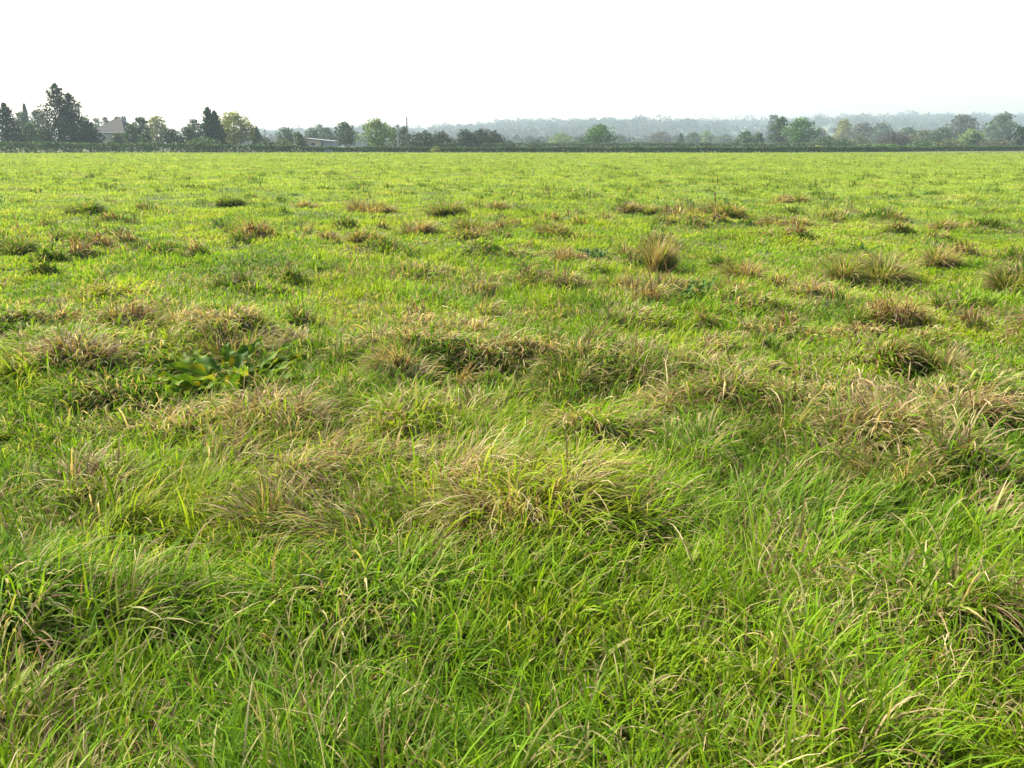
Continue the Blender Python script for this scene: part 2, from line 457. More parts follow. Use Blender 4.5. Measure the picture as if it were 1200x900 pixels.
def make_grass():
    N0 = 5900.0
    KN = [(0.9, 3.2), (3.2, 7), (7, 16), (16, 45), (45, 152)]
    SEG = [6, 5, 3, 2, 2]
    parts = []

    def dens(d):
        return N0 * np.minimum(1, (4.2 / d)) ** 1.36

    def half(d):
        return .635 * d + 1.3
    for (d0, d1), segs in zip(KN, SEG):
        g = np.linspace(d0, d1, 400); pdf = dens(g) * 2 * half(g)
        cdf = np.concatenate([[0], np.cumsum((pdf[1:] + pdf[:-1]) / 2 * np.diff(g))])
        total = int(cdf[-1])
        per = 9
        nt = total // per
        td = np.interp(RNG.random(nt) * cdf[-1], cdf, g)
        tx = (RNG.random(nt) * 2 - 1) * half(td)
        # tuft values, then the blades of each tuft
        tall = .45 * fbm(tx, td, 1.3, 21) + .3 * fbm(tx, td, .45, 27) + .25 * vnoise(tx, td, .17, 29)
        rep = np.repeat(np.arange(nt), per); n = len(rep)
        spread = .03 * np.maximum(1, (td / 6)) ** .8
        bx = tx[rep] + RNG.normal(0, 1, n) * spread[rep]
        by = td[rep] + RNG.normal(0, 1, n) * spread[rep]
        by = np.maximum(by, .5)
        keep = by < edge_line(bx, by) - .3
        for qx, qy, qr in CLEAR:
            keep &= ((bx - qx) ** 2 + (by - qy) ** 2 > (qr * RNG.uniform(.7, 1.1, n)) ** 2) | (RNG.random(n) < .42)
        rep, bx, by = rep[keep], bx[keep], by[keep]; n = len(rep)
        dist = np.hypot(bx, by)
        m, mdry, ox, oy = mound_fields(bx, by)
        m_t, _, _, _ = mound_fields(tx, td)
        sm, sx, sy, tone = scatter_tussocks(bx, by)
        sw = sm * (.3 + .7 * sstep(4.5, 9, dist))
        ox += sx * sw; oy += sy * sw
        band = sstep(2.7, 3.6, dist) * (1 - sstep(8, 14, dist)) * (.5 + .5 * sstep(-1.5, .5, bx / np.maximum(by, 1) * 4))
        drn = sstep(.50 - .08 * band, .72 - .08 * band, fbm(bx, by, .8, 31)) * .55 + sstep(.53 - .06 * band, .76, fbm(bx, by, .3, 33)) * .3
        mid = sstep(9, 22, dist) * (1 - sstep(60, 100, dist))
        near = 1 - sstep(3.2, 6, dist)
        pdry = np.clip(.03 + .95 * mdry ** 1.1 + drn * (.72 - .3 * near), 0, .85)
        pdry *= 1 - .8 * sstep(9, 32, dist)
        pdry = np.clip(pdry + sw * np.where(tone > .45, .8, .1) * (1 - .88 * sstep(13, 32, dist)), 0, .9)
        isdry = RNG.random(n) < pdry
        # lengths
        tl = tall[rep]
        Ln = (.05 + .085 * sstep(.36, .68, tl) + .08 * near) * RNG.uniform(.55, 1.4, n)
        Ln += .10 * m * RNG.uniform(.3, 1.25, n)
        Ln *= 1 - .2 * sstep(8, 20, dist)
        Ln += sw * RNG.uniform(.07, .22, n) * (.6 + .6 * tone)
        Ln *= np.maximum(1, dist / 14) ** .15
        long = RNG.random(n) < .05
        Ln = np.where(long & (dist < 12), Ln * 1.6, Ln)
        W = RNG.uniform(.0045, .0098, n) * np.maximum(1, dist / 3.6) ** .66 * (1 + .25 * np.maximum(m, sw))
        W = np.where(isdry, W * .82, W)
        W = np.where(RNG.random(n) < .05, W * 1.45, W)
        # direction: tuft fan + the way the sward is laid over + draping off the mounds
        laz = fbm(tx, td, 1.2, 71) * 4 * math.pi + RNG.normal(0, .5, nt)
        laid = sstep(.36, .64, fbm(tx, td, .9, 75))
        a = RNG.random(n) * 2 * math.pi
        rx = bx - tx[rep]; ry = by - td[rep]
        vx = np.cos(a) * 1.0 + np.cos(laz[rep]) * (.2 + (.95 + .2 * near) * laid[rep]) + ox * 1.4 + rx / spread[rep] * .25
        vy = np.sin(a) * 1.0 + np.sin(laz[rep]) * (.2 + (.95 + .2 * near) * laid[rep]) + oy * 1.4 + ry / spread[rep] * .25
        az = np.arctan2(vy, vx)
        amt = np.clip(np.hypot(vx, vy), .2, 2.5)
        th0 = np.clip(RNG.normal(.34, .28, n) + .17 * amt + .3 * m, 0, 1.4)
        th1 = th0 + np.abs(RNG.normal(.65, .55, n)) + .28 * amt + .6 * isdry + .5 * np.maximum(m, sw)
        th1 = np.minimum(th1 + .5 * long, 2.5)
        kink = np.where(RNG.random(n) < .3, 3.2, 1.25)
        # colour
        gi = np.clip(.5 + (fbm(tx, td, .9, 51)[rep] - .5) * 1.6 * (1 - .45 * sstep(10, 40, dist)) + RNG.normal(0, 1, n) * (.22 - .14 * sstep(10, 40, dist)), 0, .999)
        base = np.empty((n, 3))
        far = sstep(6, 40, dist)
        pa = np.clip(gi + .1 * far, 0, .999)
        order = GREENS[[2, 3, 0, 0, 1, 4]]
        lift = (1 + .12 * sstep(3.5, 9, dist) + .18 * sstep(8, 30, dist))[:, None] * np.array([1.26, 1, 5.5])[None] ** sstep(8, 30, dist)[:, None]  # backlit glow, sheen and haze painted into blade colour, paler and yellower with distance
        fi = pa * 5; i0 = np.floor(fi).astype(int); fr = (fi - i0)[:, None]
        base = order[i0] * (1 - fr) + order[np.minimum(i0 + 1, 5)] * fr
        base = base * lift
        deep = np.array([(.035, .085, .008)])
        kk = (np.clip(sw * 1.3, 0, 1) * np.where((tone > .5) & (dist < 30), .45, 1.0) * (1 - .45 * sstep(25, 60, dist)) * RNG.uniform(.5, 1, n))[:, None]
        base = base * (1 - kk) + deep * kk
        dcol = pick(DRYS, n, [.30, .24, .22, .06, .18])
        dcol = dcol * RNG.uniform(.75, 1.15, n)[:, None]
        dcol = np.where((RNG.random(n) < sw * .7)[:, None], DRYS[1] * RNG.uniform(.7, 1.3, n)[:, None], dcol)
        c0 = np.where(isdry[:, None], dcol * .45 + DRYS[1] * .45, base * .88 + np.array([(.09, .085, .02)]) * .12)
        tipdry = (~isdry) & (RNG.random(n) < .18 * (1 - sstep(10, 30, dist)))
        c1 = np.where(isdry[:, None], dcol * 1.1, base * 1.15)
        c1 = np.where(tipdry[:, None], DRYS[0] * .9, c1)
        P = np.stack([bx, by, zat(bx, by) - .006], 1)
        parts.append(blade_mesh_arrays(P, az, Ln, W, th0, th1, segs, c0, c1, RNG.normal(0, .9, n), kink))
        print('grass', d0, d1, n)
    V, Lp, S, C = merge(parts)
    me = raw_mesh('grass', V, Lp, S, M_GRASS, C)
    tag(link('grass', me), 'uneven yellow green meadow grass with dry straw blades covering the field', 'grass', kind='stuff')


# the hedge line along the far side of the field (photo pixels of its foot)
EDGE_PX = [(-260, 181.0), (0, 180.0), (200, 178.8), (400, 178.4), (600, 178.7), (850, 178.9), (1000, 178.3), (1100, 177.3), (1200, 177.0), (1460, 176.6)]
EDGE = [ground(px, py) for px, py in EDGE_PX]
_ex = np.array([e[0] for e in EDGE]); _ey = np.array([e[1] for e in EDGE])


def edge_line(x, y=None):
    return np.interp(x, _ex, _ey)


make_grass()


# ------------------------------------------------------------------ tussocks that stand out as separate clumps
def make_tussock(px, py, wpx, h, dry, dark, label, n=None):
    gx, gy = ground_on(px, py)
    dist = math.hypot(gx, gy)
    r = max(wpx / FPX * math.hypot(gy, CAM_H) * .5, .09)
    if n is None:
        n = int(np.clip(12000 * r * r * (1 if dist < 15 else 15 / dist) + 160, 200, 2400))
    nsub = int(RNG.integers(4, 8))
    sc = np.stack([RNG.uniform(-.75, .75, nsub) * r, RNG.uniform(-.55, .55, nsub) * r], 1)
    sh = RNG.uniform(.55, 1.15, nsub); sr = RNG.uniform(.18, .42, nsub) * r
    lay = RNG.normal(0, .6, (nsub, 2))
    w = RNG.choice(nsub, n, p=sr / sr.sum())
    q = np.sqrt(RNG.random(n)); a = RNG.random(n) * 2 * math.pi
    lx, ly = sc[w, 0] + q * np.cos(a) * sr[w], sc[w, 1] + q * np.sin(a) * sr[w]
    bx, by = gx + lx, gy + ly
    gz = float(zat(np.array([gx]), np.array([gy]))[0])
    P = np.stack([lx, ly, zat(bx, by) - gz - .01], 1)
    az = np.arctan2(np.sin(a) * (.3 + q) + lay[w, 1] + ly / r * .6 + RNG.normal(0, .45, n), np.cos(a) * (.3 + q) + lay[w, 0] + lx / r * .6 + RNG.normal(0, .45, n))
    h = h * sh[w]
    up = label.startswith('upright')
    Ln = h * RNG.uniform(.7, 1.6, n) * (1.15 if dist > 8 else 1.0) * (1.3 if up else 1)
    W = RNG.uniform(.0038, .0078, n) * max(1, dist / 5) ** .75
    th0 = np.clip(.15 + .6 * q + RNG.normal(0, .25, n), 0, 1.35)
    th1 = np.minimum(th0 + .95 + np.abs(RNG.normal(.55, .5, n)), 2.75)
    if up:
        th0 = th0 * .5; th1 = th0 + .35 + np.abs(RNG.normal(.35, .35, n))
    isdry = RNG.random(n) < np.clip(dry * .85 * RNG.uniform(.55, 1.45, nsub)[w], 0, .97)
    dcol = pick(DRYS, n, [.26, .42, .14, .06, .12]) * RNG.uniform(.7, 1.1, n)[:, None]
    gcol = pick(GREENS, n, [.3, .2, .3, .1, .1] if not dark else [.2, .02, .6, .18, 0]) * RNG.uniform(.75, 1.1, n)[:, None]
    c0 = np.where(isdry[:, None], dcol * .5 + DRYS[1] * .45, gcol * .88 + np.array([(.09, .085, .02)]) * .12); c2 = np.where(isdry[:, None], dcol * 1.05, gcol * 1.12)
    c1 = np.where((RNG.random(n) < .3)[:, None], DRYS[0] * .9, c2)
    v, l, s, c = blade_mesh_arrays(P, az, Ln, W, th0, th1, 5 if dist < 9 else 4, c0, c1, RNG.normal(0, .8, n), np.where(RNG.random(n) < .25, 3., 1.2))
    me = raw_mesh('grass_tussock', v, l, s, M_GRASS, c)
    o = link('grass_tussock', me, None, (gx, gy, gz))
    tag(o, label, 'grass tussock', 'tussocks of long grass in the field')


TUSSOCKS = [
    (770, 320, 52, .27, .72, 0, 'upright straw tipped tussock standing alone right of the blue green dock leaves'),
    (1015, 332, 84, .25, .8, 0, 'wide low straw brown tussock on bright green turf below the thin brown ridge'),
    (1103, 314, 44, .24, .92, 0, 'compact brown dome tussock between the wide straw tussock and the right edge'),
    (1188, 342, 62, .27, .5, 1, 'dark green and straw tussock cut by the right edge of the field'),
    (868, 328, 46, .2, .85, 0, 'small brown collapsed tussock just right of the tall straw tussock'),
    (740, 300, 30, .17, .6, 0, 'small straw tussock touching the blue green dock leaves on the right'),
    (668, 306, 40, .2, .8, 0, 'brown tussock touching the blue green dock leaves on the left'),
    (556, 273, 44, .23, .9, 0, 'rust brown tussock standing in the middle distance above the dark green hollow'),
    (489, 276, 30, .2, .9, 0, 'small round brown tussock left of the rust brown one'),
    (523, 252, 38, .23, .3, 1, 'dark green rounded tussock farther off in line with the pair of poles'),
    (437, 250, 56, .24, .8, 0, 'broad pale brown tussock in the distance below the round willow by the poles'),
    (586, 248, 26, .2, .6, 1, 'small dark tussock just right of the dark green rounded one'),
    (386, 281, 24, .18, .95, 0, 'tiny brown tussock beside a wider straw one left of centre'),
    (420, 284, 38, .2, .75, 0, 'straw brown tussock right beside a tiny brown one'),
    (264, 240, 44, .24, .05, 1, 'leafy dark green tussock in the distance on the left'),
    (95, 252, 50, .22, .15, 1, 'dark green low tussock with a straw fringe on the far left'),
    (18, 298, 56, .2, .1, 1, 'very dark green tussock at the left edge of the field'),
    (362, 244, 28, .18, .75, 0, 'small brown tussock left of the broad pale brown one'),
    (925, 238, 30, .18, .7, 1, 'small dark brown tussock right of the far dock plant'),
    (920, 264, 60, .2, .75, 0, 'straw brown tussock behind the long dark grass ridge on the right'),
    (835, 254, 60, .25, .55, 1, 'dark tangled tussock at the foot of the far dock plant'),
    (1112, 268, 36, .14, .95, 0, 'flattened pinkish brown tussock below the leaning dark dock stalk'),
    (747, 249, 40, .2, .7, 1, 'dark topped brown tussock left of the far dock plant'),
    (648, 276, 46, .2, .55, 0, 'brown green tussock between the rust brown tussock and the dock leaves'),
    (708, 338, 50, .2, .65, 0, 'straw tussock in front of the blue green dock leaves'),
    (1105, 440, 90, .22, .8, 0, 'reddish brown tussock on the right with dark shade beneath its front'),
    (270, 425, 100, .21, .95, 0, 'large dark brown tussock right behind the big dock plant'),
    (330, 618, 110, .24, .88, 0, 'pale tan tangled tussock nearest the camera left of centre'),
    (385, 560, 64, .2, .85, 0, 'brown tussock just behind the pale tan tangled one'),
    (322, 522, 96, .2, .7, 0, 'straw tussock in front of the big dock plant'),
    (685, 462, 110, .24, .15, 1, 'fountain shaped green tussock of long pale blades in the centre'),
    (505, 448, 120, .22, .75, 1, 'broad brown crested tussock with a black hollow under its front'),
    (885, 520, 100, .28, .25, 1, 'tall dark green tussock right of centre with upright blades'),
    (1050, 565, 110, .28, .7, 0, 'shaggy straw tussock in the right foreground'),
    (190, 384, 90, .18, .85, 0, 'flattened pinkish straw tussock behind the big dock plant on the left'),
]
for t in TUSSOCKS:
    make_tussock(*t)


# ------------------------------------------------------------------ dock plants
def dock_leaf(length, width, az, th0, th1, tint, base):
    ns, nw = 14, 6
    V, C = [], []
    p = np.array(base, float)
    ph = RNG.random() * 6
    roll = RNG.normal(0, .5)
    d = np.array([math.cos(az), math.sin(az), 0]); s = np.array([-math.sin(az), math.cos(az), 0]); up = np.array([0, 0, 1.])
    for k in range(ns + 1):
        t = k / ns
        th = th0 + (th1 - th0) * t
        tang = d * math.sin(th) + up * math.cos(th); nr = -d * math.cos(th) + up * math.sin(th)
        s2 = s * math.cos(roll * t) + nr * math.sin(roll * t); nr = nr * math.cos(roll * t) - s * math.sin(roll * t)
        # narrow stalk, then a long oval blade
        w = width * (.08 if t < .14 else max(.04, math.sin(math.pi * ((t - .12) / .885) ** .62)))
        for j in range(nw + 1):
            u = j / nw * 2 - 1
            wav = math.sin(t * 19 + ph + 1.7 * u) * .2 * width * abs(u) + abs(u) * .2 * w
            V.append(p + s2 * u * w / 2 + nr * wav)
            C.append(np.array(tint) * (1.3 if j == nw // 2 else 1) + (np.array((.07, .03, .0)) if abs(u) > .6 and math.sin(t * 9 + ph * 3) > .55 else 0))
        p = p + tang * length / ns
    F = []
    for k in range(ns):
        for j in range(nw):
            a = k * (nw + 1) + j
            F += [a, a + 1, a + nw + 2, a + nw + 1]
    return np.array(V), np.array(F), np.arange(0, len(F), 4), np.array(C)


def make_dock(px, py, n, length, width, tints, label, spread=.1, flat=0.):
    gx, gy = ground_on(px, py)
    gz = float(zat(np.array([gx]), np.array([gy]))[0])
    root = empty('dock_plant', (gx, gy, gz + .03))
    tag(root, label, 'dock plant', 'dock plants growing in the grass')
    for i in range(n):
        az = 2 * math.pi * i / n + RNG.normal(0, .3)
        f = RNG.random()
        L = length * RNG.uniform(.7, 1.15)
        a, b = .25 + .6 * f + flat, .85 + 1.0 * f + flat
        base = (math.cos(az) * spread * RNG.random(), math.sin(az) * spread * RNG.random(), .0)
        v, l, s, c = dock_leaf(L, width * RNG.uniform(.75, 1.2), az, a, min(b, 2.1), np.array(tints[RNG.integers(len(tints))]) * RNG.uniform(.8, 1.15), base)
        link('leaf', raw_mesh('leaf', v, l, s, M_DOCK, c), root)


make_dock(268, 458, 34, .36, .088, [(.055, .105, .006), (.040, .085, .006), (.072, .125, .008)], 'big dock plant with broad glossy leaves in a hollow on the left', .28, .36)
make_dock(856, 252, 22, .36, .14, [(.035, .10, .02), (.045, .12, .02)], 'distant dark green dock plant with a pale leaf', .2, .15)
make_dock(697, 304, 12, .2, .07, [(.03, .08, .035), (.035, .085, .03)], 'small blue green dock rosette in the middle distance', .1, .25)
make_dock(798, 352, 10, .2, .07, [(.05, .11, .02), (.06, .12, .02)], 'left of two olive green dock rosettes below the upright straw tussock', .12, .3)
make_dock(824, 349, 9, .2, .06, [(.035, .09, .018), (.05, .11, .02)], 'right of two olive green dock rosettes below the upright straw tussock', .1, .2)
make_dock(1012, 299, 11, .2, .045, [(.03, .1, .02), (.04, .1, .02)], 'narrow leaved dark green dock behind the wide straw brown tussock', .1)


# ------------------------------------------------------------------ brown seed stalks
def make_stalk(px, py, top, lean, label, heads=14):
    gx, gy = ground_on(px, py)
    gz = float(zat(np.array([gx]), np.array([gy]))[0])
    _, zt = at(px, top, gy)
    h = max(zt - gz, .2)
    root = empty('dock_stalk', (gx, gy, gz))
    tag(root, label, 'seed stalk', 'brown dock seed stalks in the field')
    k = max(1, gy / 30)
    m = MB()
    pts = [(lean * h * t * t, RNG.normal(0, .01), h * t) for t in np.linspace(0, 1, 6)]
    m.tube(pts, [.008 * k * (1 - .6 * t) for t in np.linspace(0, 1, 6)], 6)
    m.build('stem', M_STALK, root)
    m = MB()
    for i in range(heads):
        t = .45 + .55 * i / heads
        c = np.array((lean * h * t * t, 0, h * t)); a = RNG.random() * 6.28
        e = c + np.array((math.cos(a) * .05 * h, math.sin(a) * .05 * h, .07 * h)) * RNG.uniform(.5, 1.2)
        m.tube([c, (c + e) / 2, e], [.006 * k, .016 * k, .005 * k], 6)
    m.build('seed_head', M_STALK, root)


STALKS = [
    (838, 246, 226, -.1, 'thin brown dock stalk rising beside the distant dark green dock plant'),
    (1153, 254, 246, 1.6, 'dark dock stalk leaning hard to the right in the right part of field'),
    (625, 209, 199, .1, 'brown dock stalk far out between the poles and the lone tree'),
    (895, 193, 188, 0, 'tiny dark stalk far out right of the lone round tree'),
    (372, 196, 190, .2, 'tiny dark stalk far out below the tan walled shed'),
    (495, 199, 194, -.5, 'dark stalk leaning left far out below the two poles'),
    (757, 192, 188, 0, 'faint dark stalk far out just right of the lone round tree'),
    (305, 222, 216, .2, 'faint brown stalk far out below the small grey conifer'),
]
for s in STALKS:
    make_stalk(*s)


# ------------------------------------------------------------------ trees
def leaf_cloud(pts, size, tints, flat=0.0):
    """one small four-cornered leaf clump per point, tilted at random; tints per point"""
    n = len(pts)
    nrm = RNG.normal(0, 1, (n, 3)); nrm[:, 2] += flat
    nrm /= np.linalg.norm(nrm, axis=1)[:, None]
    a = np.cross(nrm, RNG.normal(0, 1, (n, 3))); a /= np.linalg.norm(a, axis=1)[:, None]
    b = np.cross(nrm, a)
    s = size * RNG.uniform(.6, 1.35, n)
    s = s[:, None]
    k = RNG.uniform(.5, .9, n)[:, None]
    V = np.stack([pts - a * s * .5, pts - b * s * .5 * k + a * s * .1, pts + a * s * .5, pts + b * s * .5 * k - a * s * .05], 1).reshape(-1, 3)
    C = np.repeat(tints, 4, axis=0)
    return V, np.arange(n * 4), np.arange(0, n * 4, 4), C


def lobes_points(lobes, n, shell=.72):
    vol = np.array([l[3] * l[4] * l[5] for l in lobes]) ** .67
    w = RNG.choice(len(lobes), n, p=vol / vol.sum())
    Lb = np.array(lobes)[w]
    u = RNG.normal(0, 1, (n, 3)); u /= np.linalg.norm(u, axis=1)[:, None]
    r = RNG.uniform(shell, 1.05, n) ** .8
    # ragged lobes
    rag = 1 + .13 * np.sin(u[:, 0] * 5 + Lb[:, 0] * 3) + .12 * np.sin(u[:, 2] * 6 + Lb[:, 1] * 2)
    p = Lb[:, :3] + u * Lb[:, 3:6] * (r * rag)[:, None]
    return p, w


def crown_lobes(w, h, base, n, form):
    """lobes of an uneven crown of width w between heights base and h"""
    out = []
    ch = h - base
    for i in range(n):
        t = ((i + RNG.random()) / n) ** .9
        if form == 'round': prof = math.sqrt(max(0, 1 - (2 * t - .95) ** 2))
        elif form == 'dome': prof = math.sqrt(max(0.02, 1 - t ** 2.2))
        elif form == 'tall': prof = .35 + .65 * math.sin(math.pi * min(1, .18 + t * .8))
        elif form == 'slim': prof = max(.12, 1 - t) ** .7
        else: prof = 1 - .5 * t
        a = i * 2.4 + RNG.normal(0, .4)
        rr = w * RNG.uniform(.17, .28) * (1 - .3 * t)
        q = max(0, w / 2 * prof - rr * .75) * RNG.uniform(.75, 1.08)
        z = base + rr * .6 + t * (ch - rr * 1.6)
        out.append((q * math.cos(a), q * math.sin(a), z, rr, rr, rr * RNG.uniform(.7, .95)))
    out.append((0, 0, base + ch * .5, w * .27, w * .27, ch * .36))
    rr = w * .2
    out.append((RNG.normal(0, w * .06), 0, h - rr * .85, rr, rr, rr * .8))
    return out


def fit_width(P, w):
    e = np.percentile(np.abs(P[:, :2]), 96, axis=0)
    P[:, 0] *= w / 2 / e[0] * .97; P[:, 1] *= w / 2 / e[1] * .97
    return P


def tree(kind, px, wpx, top, Y, form, tint, label, group=None, cat='tree', n=None, base=.14, var=.25, second=None, off=.16):
    x, zt = at(px, top, Y)
    xl, _ = at(px - wpx / 2, 168, Y); xr, _ = at(px + wpx / 2, 168, Y)
    w = xr - xl
    gz = float(zat(np.array([x]), np.array([Y]))[0])
    h = max(zt - gz, 1.2)
    root = empty(kind, (x, Y, gz))
    tag(root, label, cat, group)
    px_m = Y / 850.0
    size = min(max(px_m * 1.7, .3), .12 * max(w, h))
    tint = np.array(tint)
    m = MB()
    if form == 'conifer':
        P = []
        leaders = [(0, 0, h, w)] if second is None else [(-w * off * .5, 0, h, w * 1.0), (w * .09, .3, h * second, w * .85)]
        for lx, ly, lh, lw in leaders:
            nb = int(90 + lh * 20)
            for i in range(nb):
                t = i / nb
                z = lh * (.06 + .94 * t)
                prof = (1 - t) ** .84 * (.84 + .16 * math.sin(t * 17 + lx)) * min(1, .75 + t * 1.6) + .02
                L = lw / 2 * prof * RNG.uniform(.68, 1.3)
                a = i * 2.4 + RNG.normal(0, .3)
                kk = max(6, int(20 * L / max(w / 2, .5)) + 5)
                q = RNG.random(kk) ** .55
                rise = RNG.uniform(.25, .8)
                bp = np.stack([lx + np.cos(a) * L * q, ly + np.sin(a) * L * q, z + L * (rise * q - .35 * q * q)], 1)
                bp += RNG.normal(0, .07 * L + .06, bp.shape)
                P.append(bp)
            zz = RNG.random(int(160)) ** 1.3
            P.append(np.stack([lx + RNG.normal(0, .05 * lw, 160) * (1 - zz), ly + RNG.normal(0, .05 * lw, 160) * (1 - zz), lh * zz], 1))
            m.tube([(lx * .3, ly * .3, -.2), (lx, ly, lh * .35), (lx, ly, lh * .96)], [.03 * h, .02 * h, .004 * h], 8)
        P = np.concatenate(P)
        P = fit_width(P, w)
        tints = tint[None] * (1 + RNG.normal(0, var, len(P)))[:, None].clip(.4, 1.8)
        v = leaf_cloud(P, size * 1.15, tints)
        mat = M_NEEDLE
    else:
        bz = base * h
        nl = 16 if form != 'slim' else 10
        lobes = crown_lobes(w, h, bz, nl, form)
        area = w * h
        if n is None:
            n = int(np.clip(11 * area / (size * size), 900, 9000))
        P, wi = lobes_points(lobes, n, .5)
        P[:, 2] = np.maximum(P[:, 2], .05)
        P = fit_width(P, w)
        lt = 1 + RNG.normal(0, var * .5, len(lobes))
        tints = tint[None] * (lt[wi] * (1 + RNG.normal(0, var * .7, n)))[:, None].clip(.45, 1.9)
        v = leaf_cloud(P, size, tints)
        mat = M_TREE
        tr = max(.028 * h, .06)
        m.tube([(0, 0, -.2), (RNG.normal(0, .02 * w), 0, h * .3), (RNG.normal(0, .03 * w), 0, h * .8)], [tr, tr * .75, tr * .2], 8)
        for lb in lobes[:6]:
            z0 = h * RNG.uniform(.16, .35)
            m.tube([(0, 0, z0), (lb[0] * .5, lb[1] * .5, (z0 + lb[2]) / 2 + .05 * h), (lb[0], lb[1], lb[2])], [tr * .5, tr * .32, tr * .1], 6)
    m.build('trunk', M_BARK, root)
    link('crown', raw_mesh('crown', *v[:3], mat, v[3], smooth=False), root)
    return root


G_DARK = (.021, .045, .015)
G_MID = (.045, .085, .02)
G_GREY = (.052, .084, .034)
G_OLIVE = (.085, .105, .035)
G_YEL = (.19, .205, .05)
G_LIGHT = (.12, .18, .04)
G_BROWN = (.06, .052, .036)
G_FRESH = (.06, .13, .025)

